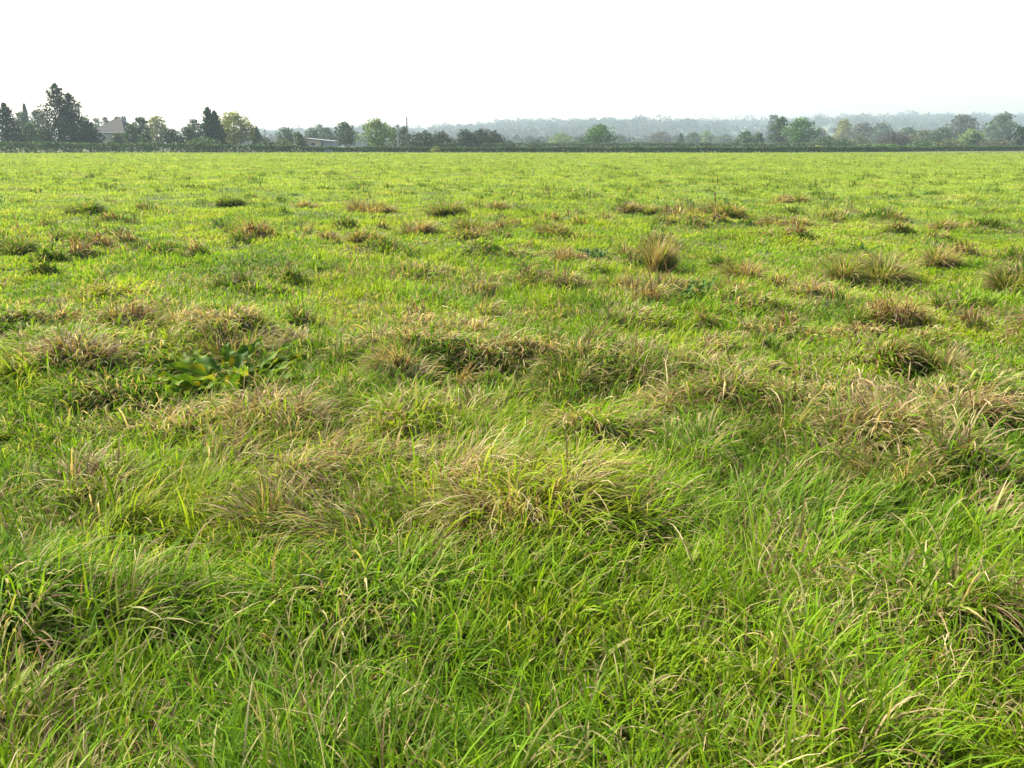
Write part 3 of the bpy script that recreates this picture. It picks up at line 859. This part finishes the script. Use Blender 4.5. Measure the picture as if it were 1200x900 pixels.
TG = 'trees beyond the hedge'
TREES = [
    # kind, px, width px, top px, depth m, form, tint, label
    ('conifer_tree', 4, 34, 121, 165, 'conifer', G_DARK, 'dark conifer cut by the left edge of the photo'),
    ('conifer_tree', 70, 52, 98, 172, 'conifer', G_DARK, 'tallest dark conifer with two pointed tops on the left'),
    ('broadleaf_tree', 22, 22, 130, 215, 'tall', G_GREY, 'grey green tree right beside the edge conifer on the far left'),
    ('slender_tree', 28, 9, 122, 240, 'conifer', G_GREY, 'thin pointed tree standing up behind the trees at far left'),
    ('broadleaf_tree', 44, 20, 127, 260, 'tall', G_OLIVE, 'pale olive tree peeping out left of the tallest conifer'),
    ('bush_tree', 32, 30, 143, 178, 'dome', G_MID, 'mid green bushy tree between the two left conifers'),
    ('bush_tree', 52, 22, 150, 168, 'dome', G_MID, 'low green bush at the left foot of the tallest conifer'),
    ('bush_tree', 103, 28, 144, 170, 'dome', G_DARK, 'very dark rounded bush between the tallest conifer and the house'),
    ('broadleaf_tree', 98, 14, 137, 330, 'round', G_YEL, 'yellowish tree far behind the very dark rounded bush'),
    ('broadleaf_tree', 112, 13, 138, 340, 'round', G_OLIVE, 'pale olive tree far behind the left slope of the house roof'),
    ('broadleaf_tree', 123, 13, 137, 320, 'round', G_GREY, 'grey green tree showing over the middle of the house roof'),
    ('broadleaf_tree', 136, 13, 136, 330, 'round', G_OLIVE, 'olive tree showing behind the chimney of the house'),
    ('shrub', 136, 22, 154, 178, 'dome', G_OLIVE, 'olive shrub in front of the house wall'),
    ('bush_tree', 152, 18, 145, 182, 'round', G_MID, 'green tree covering the right end of the house'),
    ('broadleaf_tree', 164, 20, 136, 190, 'tall', G_GREY, 'slender grey green tree right of the house'),
    ('bush_tree', 170, 16, 152, 172, 'dome', G_MID, 'dark bush at the foot of the yellow tree'),
    ('broadleaf_tree', 182, 22, 135, 230, 'tall', G_YEL, 'yellow leaved tree right of the house'),
    ('bush_tree', 200, 28, 149, 178, 'dome', G_DARK, 'dark bush right of the yellow leaved tree'),
    ('bush_tree', 218, 22, 147, 182, 'dome', G_GREY, 'grey green bush left of the ragged conifer'),
    ('broadleaf_tree', 227, 16, 139, 200, 'tall', G_GREY, 'thin grey tree left of the ragged conifer'),
    ('conifer_tree', 246, 26, 126, 176, 'conifer', G_DARK, 'ragged dark conifer standing against the pale yellow green tree'),
    ('broadleaf_tree', 272, 40, 129, 182, 'round', G_YEL, 'big round pale yellow green tree right of the ragged conifer'),
    ('bush_tree', 236, 40, 158, 168, 'dome', G_MID, 'low green bush under the ragged conifer'),
    ('conifer_tree', 300, 13, 149, 205, 'conifer', G_GREY, 'small grey conifer right of the pale yellow green tree'),
    ('shrub', 312, 26, 161, 190, 'dome', G_GREY, 'low grey green shrub under the small grey conifer'),
    ('shrub', 331, 24, 161, 188, 'dome', G_OLIVE, 'low olive shrub left of the tan walled shed'),
    ('broadleaf_tree', 335, 22, 148, 250, 'round', G_GREY, 'small round grey green tree left of the shed'),
    ('bush_tree', 350, 17, 154, 195, 'dome', G_MID, 'green bush at the left end of the shed'),
    ('broadleaf_tree', 365, 18, 149, 290, 'round', G_GREY, 'hazy tree behind the left end of the shed roof'),
    ('broadleaf_tree', 382, 20, 148, 300, 'round', G_GREY, 'hazy grey tree behind the right end of the shed roof'),
    ('broadleaf_tree', 374, 16, 145, 520, 'round', G_GREY, 'very pale tree far off over the shed'),
    ('broadleaf_tree', 403, 26, 142, 225, 'tall', G_MID, 'green tree with two tops right of the shed'),
    ('broadleaf_tree', 440, 34, 137, 190, 'round', G_LIGHT, 'rounded willow with a pale green top left of the two poles'),
    ('broadleaf_tree', 461, 12, 149, 240, 'tall', G_LIGHT, 'pale narrow tree between the willow and the pale pole'),
    ('broadleaf_tree', 472, 16, 148, 230, 'round', G_MID, 'green tree behind the two poles'),
    ('bush_tree', 495, 42, 152, 205, 'dome', G_DARK, 'dark wide bush right of the dark pole'),
    ('bush_tree', 518, 30, 152, 208, 'dome', (.045, .06, .022), 'brownish green bush at the right end of the dark bush'),
    ('bush_tree', 546, 28, 150, 205, 'dome', G_DARK, 'left of the three dark round bushes joined together'),
    ('bush_tree', 563, 29, 149, 208, 'dome', (.026, .048, .018), 'middle of the three dark round bushes joined together'),
    ('bush_tree', 579, 28, 152, 206, 'dome', (.03, .046, .018), 'right of the three dark round bushes joined together'),
    ('shrub', 596, 16, 164, 260, 'dome', G_GREY, 'small hazy shrub right of the three dark bushes'),
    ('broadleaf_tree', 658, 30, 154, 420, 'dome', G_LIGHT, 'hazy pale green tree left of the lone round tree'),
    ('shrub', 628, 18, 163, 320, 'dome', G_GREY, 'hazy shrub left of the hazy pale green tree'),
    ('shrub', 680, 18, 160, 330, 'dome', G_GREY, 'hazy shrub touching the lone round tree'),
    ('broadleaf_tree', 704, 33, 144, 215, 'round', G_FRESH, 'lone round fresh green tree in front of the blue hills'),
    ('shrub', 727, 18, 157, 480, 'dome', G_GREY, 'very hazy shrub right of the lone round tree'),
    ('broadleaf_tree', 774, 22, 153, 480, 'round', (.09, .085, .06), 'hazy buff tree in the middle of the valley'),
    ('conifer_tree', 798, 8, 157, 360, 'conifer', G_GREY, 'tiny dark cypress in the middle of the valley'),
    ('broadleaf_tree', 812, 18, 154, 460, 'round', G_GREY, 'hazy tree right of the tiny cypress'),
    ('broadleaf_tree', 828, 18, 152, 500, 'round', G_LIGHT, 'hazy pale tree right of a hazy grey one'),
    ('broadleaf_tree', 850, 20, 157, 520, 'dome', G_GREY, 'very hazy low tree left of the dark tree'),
    ('broadleaf_tree', 874, 20, 152, 280, 'tall', G_MID, 'dark tree standing left of the tall pair'),
    ('slender_tree', 890, 12, 155, 290, 'tall', G_MID, 'slim dark tree left of the tall pair'),
    ('broadleaf_tree', 904, 12, 158, 380, 'dome', G_GREY, 'hazy bush at the left foot of the tall pair'),
    ('broadleaf_tree', 908, 16, 134, 560, 'tall', G_GREY, 'hazy treetop showing just left of the tall pair'),
    ('broadleaf_tree', 916, 22, 136, 262, 'tall', G_GREY, 'left of the tall pair of trees, darker and narrower'),
    ('broadleaf_tree', 940, 34, 136, 250, 'round', G_FRESH, 'right of the tall pair of trees, greener and wider'),
    ('bush_tree', 968, 26, 158, 255, 'dome', G_MID, 'dark bush right of the tall pair of trees'),
    ('bush_tree', 988, 24, 161, 250, 'dome', G_MID, 'low dark bush farther right of the tall pair'),
    ('broadleaf_tree', 962, 16, 150, 420, 'round', (.09, .09, .05), 'hazy buff tree behind the dark bush by the tall pair'),
    ('broadleaf_tree', 990, 20, 139, 430, 'tall', G_YEL, 'hazy tree with yellow tops right of the tall pair'),
    ('broadleaf_tree', 1012, 24, 142, 450, 'tall', (.075, .08, .05), 'hazy buff green tree right of the yellow topped tree'),
    ('broadleaf_tree', 1008, 22, 158, 300, 'dome', G_OLIVE, 'olive bush below the yellow topped tree'),
    ('broadleaf_tree', 1034, 26, 142, 470, 'round', G_GREY, 'hazy grey tree behind the brown dome tree'),
    ('broadleaf_tree', 1049, 34, 153, 265, 'dome', G_BROWN, 'purple brown dome shaped tree on the right'),
    ('broadleaf_tree', 1066, 26, 148, 400, 'round', G_GREY, 'hazy tree right behind the brown dome tree'),
    ('broadleaf_tree', 1082, 26, 151, 330, 'round', G_OLIVE, 'hazy olive tree right of the brown dome tree'),
    ('broadleaf_tree', 1106, 32, 147, 320, 'dome', G_GREY, 'dark grey green tree below the brownish crown'),
    ('broadleaf_tree', 1131, 32, 133, 400, 'round', (.062, .064, .04), 'brownish domed tree high on the right skyline'),
    ('broadleaf_tree', 1140, 26, 150, 300, 'round', G_LIGHT, 'fresh pale green tree under the brownish domed tree'),
    ('conifer_tree', 1144, 22, 156, 250, 'conifer', G_MID, 'dark green spiky tree low on the right'),
    ('broadleaf_tree', 1177, 34, 131, 360, 'round', G_GREY, 'large grey green round tree near the right edge'),
    ('broadleaf_tree', 1199, 20, 148, 230, 'tall', G_DARK, 'dark tree cut by the right edge of the photo'),
    ('shrub', 1171, 40, 161, 235, 'dome', (.075, .08, .045), 'pale olive shrub near the right edge'),
    ('shrub', 1112, 34, 162, 230, 'dome', G_OLIVE, 'olive shrub between the brown dome tree and the spiky tree'),
    ('shrub', 1080, 30, 164, 225, 'dome', G_MID, 'green shrub right below the brown dome tree'),
    ('shrub', 1016, 30, 167, 182, 'dome', (.07, .1, .04), 'pale green mound shrub at the field edge'),
    ('shrub', 1038, 32, 168, 180, 'dome', G_FRESH, 'darker green mound shrub at the field edge below the brown dome tree'),
    ('shrub', 959, 13, 169.5, 172, 'dome', G_YEL, 'bright yellow green shrub in the hedge below the tall pair'),
    ('shrub', 914, 16, 170.5, 170, 'dome', G_YEL, 'low yellowish shrub in the hedge left of the bright one'),
    ('shrub', 511, 10, 170.5, 160, 'dome', G_YEL, 'bright yellow green shrub in the hedge below the dark wide bush'),
    # just outside the frame, seen from a step to the side
    ('broadleaf_tree', -40, 40, 132, 180, 'tall', G_MID, 'green tree beyond the left edge of the photo'),
    ('broadleaf_tree', 1240, 40, 140, 260, 'round', G_GREY, 'grey green tree beyond the right edge of the photo'),
]
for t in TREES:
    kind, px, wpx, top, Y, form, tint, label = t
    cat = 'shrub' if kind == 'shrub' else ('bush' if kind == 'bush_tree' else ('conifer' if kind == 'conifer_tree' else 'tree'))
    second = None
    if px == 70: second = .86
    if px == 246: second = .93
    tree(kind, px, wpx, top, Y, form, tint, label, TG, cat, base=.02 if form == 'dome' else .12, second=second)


# ------------------------------------------------------------------ hedges
def make_hedge(xa, xb, yfun, hfun, depth, tint, label, size=.24, dens=26, core=True, seed=80):
    n = int((xb - xa) * dens * 4.5)
    x = RNG.uniform(xa, xb, n)
    h = hfun(x) * (.82 + .36 * fbm(x, x * 0, 3.2, seed))
    t = RNG.random(n)
    ang = RNG.uniform(-.1, math.pi + .1, n)
    yy = -np.cos(ang) * depth / 2 * (1 + .25 * (vnoise(x, ang * 2, 1.1, seed + 3) - .5)) * RNG.uniform(.8, 1.05, n)
    zz = h * (np.clip(np.sin(ang), 0, 1) ** .45) * RNG.uniform(.86, 1.03, n)
    face = t < .5   # more leaves on the upright faces
    zz = np.where(face, h * RNG.uniform(.03, 1, n), zz)
    yy = np.where(face, np.where(RNG.random(n) < .75, -1, 1) * depth / 2 * RNG.uniform(.78, 1.1, n) * (1 - .25 * (zz / h) ** 3), yy)
    Y0 = yfun(x)
    P = np.stack([x, Y0 + depth / 2 + yy, zat(x, Y0) + zz], 1)
    lt = .75 + .5 * fbm(x, zz, 1.6, seed + 6)
    tints = np.array(tint)[None] * (lt * (1 + RNG.normal(0, .22, n)).clip(.4, 1.8))[:, None]
    y_mid = float(yfun(np.array([(xa + xb) / 2]))[0])
    org = np.array([(xa + xb) / 2, y_mid, 0])
    root = empty('hedge', tuple(org))
    tag(root, label, 'hedge')
    v = leaf_cloud(P - org, size, tints)
    link('foliage', raw_mesh('foliage', *v[:3], M_TREE, v[3], smooth=False), root)
    # the woody inside: close-set stems filling the middle of the hedge
    m = MB()
    for xx in np.arange(xa, xb, 1.1):
        xx = xx + RNG.normal(0, .15); y0 = float(yfun(np.array([xx]))[0]) + depth / 2
        hh = float(hfun(np.array([xx]))[0])
        z0 = float(zat(np.array([xx]), np.array([y0]))[0])
        for k in range(3):
            a = RNG.normal(0, .35); b = RNG.normal(0, .3)
            m.tube([(xx - org[0], y0 - org[1], z0 - .1), (xx - org[0] + a * .5, y0 - org[1] + b * .4, z0 + hh * .5), (xx - org[0] + a, y0 - org[1] + b, z0 + hh * .85)], [.05, .035, .012], 5)
    m.build('stems', M_BARK, root)['kind'] = 'stuff'


def hedge_h(x):
    s = x / edge_line(x)
    return np.interp(s, [-.75, -.6, -.42, -.3, -.2, 0, .3, .6, .75], [1.95, 1.9, 1.75, 1.35, 1.0, .95, 1.0, 1.1, 1.2])


make_hedge(_ex[0] + 2, _ex[-1] - 2, lambda x: edge_line(x), hedge_h, 1.6, (.052, .1, .022), 'long clipped dark green hedge along the far side of the field', size=.26, dens=60)


def hedge2_y(x):
    return edge_line(x) + 38


make_hedge(-34, 75, hedge2_y, lambda x: 1.75 + 0 * x, 2.2, (.055, .09, .036), 'looser grey green hedge standing behind the clipped one', size=.34, dens=30, seed=95)


# ------------------------------------------------------------------ buildings
def make_house():
    Y = 205
    xl, ze = at(116, 155, Y); xr, zr = at(158, 139.5, Y)
    w = xr - xl; cx = (xl + xr) / 2; dp = 8.5
    root = empty('house', (cx, Y, 0), math.radians(-8))
    tag(root, 'cream house with a brown hipped tile roof and chimney among the trees', 'house')
    hw, hd = w / 2 - .45, dp / 2 - .45
    m = MB(); m.box(-hw, hw, -hd, hd, -.1, ze + .05); m.build('wall', M_RENDER, root)
    e = w / 2; d = dp / 2
    xrd = e * .13
    A, B, C_, D = (-e, -d, ze), (e, -d, ze), (e, d, ze), (-e, d, ze)
    R1, R2 = (-xrd, 0, zr), (xrd + e * .2, 0, zr)
    m = MB()
    m.v = [A, B, C_, D, R1, R2]; m.f = [(0, 1, 5, 4), (1, 2, 5), (2, 3, 4, 5), (3, 0, 4), (0, 3, 2, 1)]
    rf = m.build('roof', M_TILE, root)
    m = MB(); cxx = xrd + e * .3
    m.box(cxx - .45, cxx + .45, -.35, .35, zr - 1.6, zr + .25); m.box(cxx - .53, cxx + .53, -.43, .43, zr + .252, zr + .4)
    ch = m.build('chimney', M_RENDER, rf)
    for k in (-.25, .25):
        m = MB(); m.tube([(cxx + k, 0, zr + .4), (cxx + k, 0, zr + .75)], [.13, .11], 8); m.build('chimney_pot', M_TILE, rf)
    m = MB(); m.box(-e, e, -d - .06, -d - .005, ze - .14, ze - .01); m.build('gutter', M_WHITE, root)
    for wx, wz in ((-hw * .6, 1.0), (hw * .1, 1.0), (-hw * .6, 3.1), (hw * .55, 1.0)):
        ww, wh = 1.3, 1.15
        m = MB(); y = -hd - .03
        m.box(wx - ww / 2, wx + ww / 2, y - .03, y + .02, wz, wz + .07); m.box(wx - ww / 2, wx + ww / 2, y - .03, y + .02, wz + wh - .07, wz + wh)
        for fx in (-ww / 2, -.035, ww / 2 - .07):
            m.box(wx + fx, wx + fx + .07, y - .03, y + .02, wz + .071, wz + wh - .071)
        fr = m.build('window', M_WHITE, root)
        m = MB(); m.box(wx - ww / 2 + .02, wx + ww / 2 - .02, y + .005, y + .028, wz + .02, wz + wh - .02); m.build('pane', M_GLASS, fr)
    m = MB(); m.box(hw * .3 - .45, hw * .3 + .45, -hd - .06, -hd - .004, 0, 2.05); m.build('door', M_DARK, root)


make_house()


def make_shed():
    Y = 196
    xl, zl = at(357, 162.3, Y); xr, zr = at(391, 165.8, Y)
    w = xr - xl; dp = 5.0
    root = empty('shed', ((xl + xr) / 2, Y, 0))
    tag(root, 'low shed with tan brick wall, dark doorway and pale sloping roof', 'shed')
    h = w / 2
    def rz(x): return zl + (zr - zl) * (x + h) / w
    split = -h + w * .56; dj = split + w * .06
    m = MB()
    def prism(m, x0, x1, y0, y1, z0, top, off=-.12):
        i = len(m.v)
        m.v += [(x0, y0, z0), (x1, y0, z0), (x1, y1, z0), (x0, y1, z0), (x0, y0, top(x0) + off), (x1, y0, top(x1) + off), (x1, y1, top(x1) + off), (x0, y1, top(x0) + off)]
        m.f += [(i, i + 3, i + 2, i + 1), (i + 4, i + 5, i + 6, i + 7), (i, i + 1, i + 5, i + 4), (i + 1, i + 2, i + 6, i + 5), (i + 2, i + 3, i + 7, i + 6), (i + 3, i, i + 4, i + 7)]
    prism(m, -h + .2, split, 0, dp, -.1, rz); m.build('brick_wall', M_BRICK, root)
    m = MB(); prism(m, split + .003, dj, .35, dp, -.1, rz); m.build('doorway', M_DARK, root)
    m = MB(); prism(m, dj + .003, h - .2, 0, dp, -.1, rz); m.build('grey_wall', M_GREYWALL, root)
    m = MB(); prism(m, -h, h, -.35, dp + .3, 0, rz, .12)
    for k in range(4):
        x = m.v[k][0]; m.v[k] = (x, m.v[k][1], rz(x) - .1)
    m.build('roof', M_ROOFGREY, root)
    m = MB(); wx = -h + w * .2
    m.box(wx, wx + 1.1, -.05, -.004, 1.1, 1.9); f = m.build('window', M_WHITE, root)
    m = MB(); m.box(wx + .08, wx + 1.02, -.062, -.052, 1.18, 1.82); m.build('pane', M_GLASS, f)


make_shed()


def make_pole(px, top, Y, r, mat, label, arm, lean=0.0, thing_name='utility_pole'):
    x, z = at(px, top, Y)
    root = empty(thing_name, (x, Y, 0))
    tag(root, label, 'pole')
    m = MB(); m.tube([(0, 0, -.3), (lean * .5, 0, z * .5), (lean, 0, z)], [r, r * .9, r * .75], 12); m.build('post', mat, root)
    if arm:
        m = MB(); m.box(lean - arm, lean + arm, -r - .1, -r * .7, z - .45, z - .33); a = m.build('crossarm', M_DARK, root)
        for k in (-.9, .9):
            m = MB(); m.tube([(lean + k * arm, -r - .05, z - .33), (lean + k * arm, -r - .05, z - .24), (lean + k * arm, -r - .05, z - .12)], [.03, .06, .03], 8)
            m.build('insulator', M_WHITE, a)
    m = MB(); m.tube([(lean, 0, z), (lean, 0, z + .1)], [r * .85, r * .3], 10); m.build('cap', M_METAL, root)


make_pole(466, 145.5, 172, .16, M_POLE_L, 'pale pole with a short crossarm beside the taller dark pole', .28)
make_pole(476.5, 137.2, 186, .14, M_POLE_D, 'taller dark pole right of the pale pole', 0)
make_pole(310, 152, 215, .09, M_POLE_D, 'thin distant pole right of the small grey conifer', .3)


def make_trough():
    x, y = ground(384.5, 179.4)
    root = empty('water_trough', (x, y, float(zat(np.array([x]), np.array([y]))[0])))
    tag(root, 'small pale water trough at the foot of the hedge below the shed', 'trough')
    m = MB()
    m.box(-.55, .55, -.28, -.22, .12, .55); m.box(-.55, .55, .22, .28, .12, .55)
    m.box(-.61, -.553, -.28, .28, .12, .55); m.box(.553, .61, -.28, .28, .12, .55); m.box(-.54, .54, -.217, .217, .12, .17)
    m.build('basin', M_METAL, root)
    for sx in (-.45, .45):
        m = MB(); m.box(sx - .05, sx + .05, -.24, .24, -.1, .117); m.build('leg', M_METAL, root)


make_trough()


# ------------------------------------------------------------------ far wooded hills: one mass of trees
def make_woods():
    n = 5200
    s = RNG.uniform(-.34, .78, n)
    Y = 560 + (YR + 40 - 560) * RNG.random(n) ** .8
    rid = RNG.random(n) < .25
    Y = np.where(rid, YR + RNG.uniform(-30, 30, n), Y)
    x = s * Y
    # open fields left in the woods
    dn = fbm(x, Y, 240, 55)
    keep = rid | (dn > .34)
    # photo pixel of each tree, to leave the pale fields open
    ppx = 600 + FPX * (x / Y) * (CP + .27 * SP)
    for a, b, y0, y1 in ((484, 502, 1100, 1610), (606, 640, 1180, 1400), (1147, 1161, 1100, 1600), (740, 757, 850, 1000)):
        keep &= ~((ppx > a) & (ppx < b) & (Y > y0) & (Y < y1))
    x, Y = x[keep], Y[keep]; n = len(x)
    gz = hill(x, Y)
    per = 85
    rw = RNG.uniform(4, 7.5, n) * (.8 + .5 * vnoise(x, Y, 70, 57)); rw = rw * (.45 + .55 * sstep(800, 1300, Y)); rh = rw * RNG.uniform(.75, 1.2, n)
    u = RNG.normal(0, 1, (n, per, 3)); u /= np.linalg.norm(u, axis=2)[:, :, None]
    P = np.stack([x, Y, gz + rh * .95], 1)[:, None, :] + u * np.stack([rw, rw, rh], 1)[:, None, :] * RNG.uniform(.75, 1.08, (n, per, 1))
    tb = np.array([(.035, .05, .025), (.045, .065, .028), (.06, .065, .032), (.03, .042, .026)])[RNG.choice(4, n)]
    tints = (tb[:, None, :] * RNG.uniform(.7, 1.3, (n, per, 1))).reshape(-1, 3)
    v = leaf_cloud(P.reshape(-1, 3), 2.7, tints)
    tag(link('woods', raw_mesh('woods', *v[:3], M_TREE, v[3], smooth=False)), 'hazy blue grey woods covering the low hills on the skyline', 'woods', kind='stuff')


make_woods()


# ------------------------------------------------------------------ haze
def make_haze():
    m = bpy.data.materials.new('haze')
    nt, N, L = nodes_of(m)
    out = N.new('ShaderNodeOutputMaterial'); v = N.new('ShaderNodeVolumePrincipled')
    v.inputs['Color'].default_value = (.41, .49, .53, 1); v.inputs['Density'].default_value = .00042; v.inputs['Anisotropy'].default_value = .1
    L.new(v.outputs[0], out.inputs['Volume'])
    b = MB(); b.box(-2500, 2500, -60, 2350, -8, 64)
    tag(b.build('haze', m), 'thin pale autumn haze lying over the whole valley', 'haze', kind='stuff')


make_haze()

# ------------------------------------------------------------------ light, sky, camera
SUN_EL, SUN_AZ = math.radians(44), math.radians(-58)   # azimuth from the view direction, minus = left
w = bpy.data.worlds.new('World'); scene.world = w; w.use_nodes = True
nt = w.node_tree
bg = nt.nodes['Background']
sky = nt.nodes.new('ShaderNodeTexSky'); sky.sky_type = 'NISHITA'; sky.sun_disc = False
sky.sun_elevation = SUN_EL; sky.sun_rotation = SUN_AZ
sky.air_density = 1.0; sky.dust_density = 3.0; sky.ozone_density = 1.0
bg.inputs['Strength'].default_value = .1
nt.links.new(sky.outputs[0], bg.inputs['Color'])
sl = bpy.data.lights.new('sun', 'SUN'); sl.energy = 3.8; sl.angle = math.radians(9); sl.color = (1, .95, .86)
so = bpy.data.objects.new('sun', sl); col.objects.link(so)
from mathutils import Vector
dirv = Vector((math.sin(SUN_AZ) * math.cos(SUN_EL), math.cos(SUN_AZ) * math.cos(SUN_EL), math.sin(SUN_EL)))
so.rotation_euler = dirv.to_track_quat('Z', 'Y').to_euler(); so.location = (-30, 20, 60)

cam = bpy.data.cameras.new('camera')
cam.sensor_fit = 'HORIZONTAL'; cam.sensor_width = 36; cam.lens = 36 * FPX / 1200
cam.clip_start = .05; cam.clip_end = 9000
co = bpy.data.objects.new('camera', cam); col.objects.link(co)
co.location = (0, 0, CAM_H); co.rotation_euler = (math.radians(90) - PITCH, 0, 0)
scene.camera = co

scene.view_settings.view_transform = 'Standard'; scene.view_settings.look = 'None'
scene.view_settings.exposure = 2.15; scene.view_settings.gamma = 1
scene.view_settings.use_curve_mapping = False
cy = scene.cycles
scene.render.filter_size = 1.1
cy.max_bounces = 6; cy.diffuse_bounces = 2; cy.glossy_bounces = 1; cy.transmission_bounces = 4; cy.volume_bounces = 1; cy.transparent_max_bounces = 4
cy.use_denoising = True
try:
    cy.denoiser = 'OPENIMAGEDENOISE'
except Exception:
    pass
cy.sample_clamp_indirect = 8
cy.caustics_reflective = False; cy.caustics_refractive = False
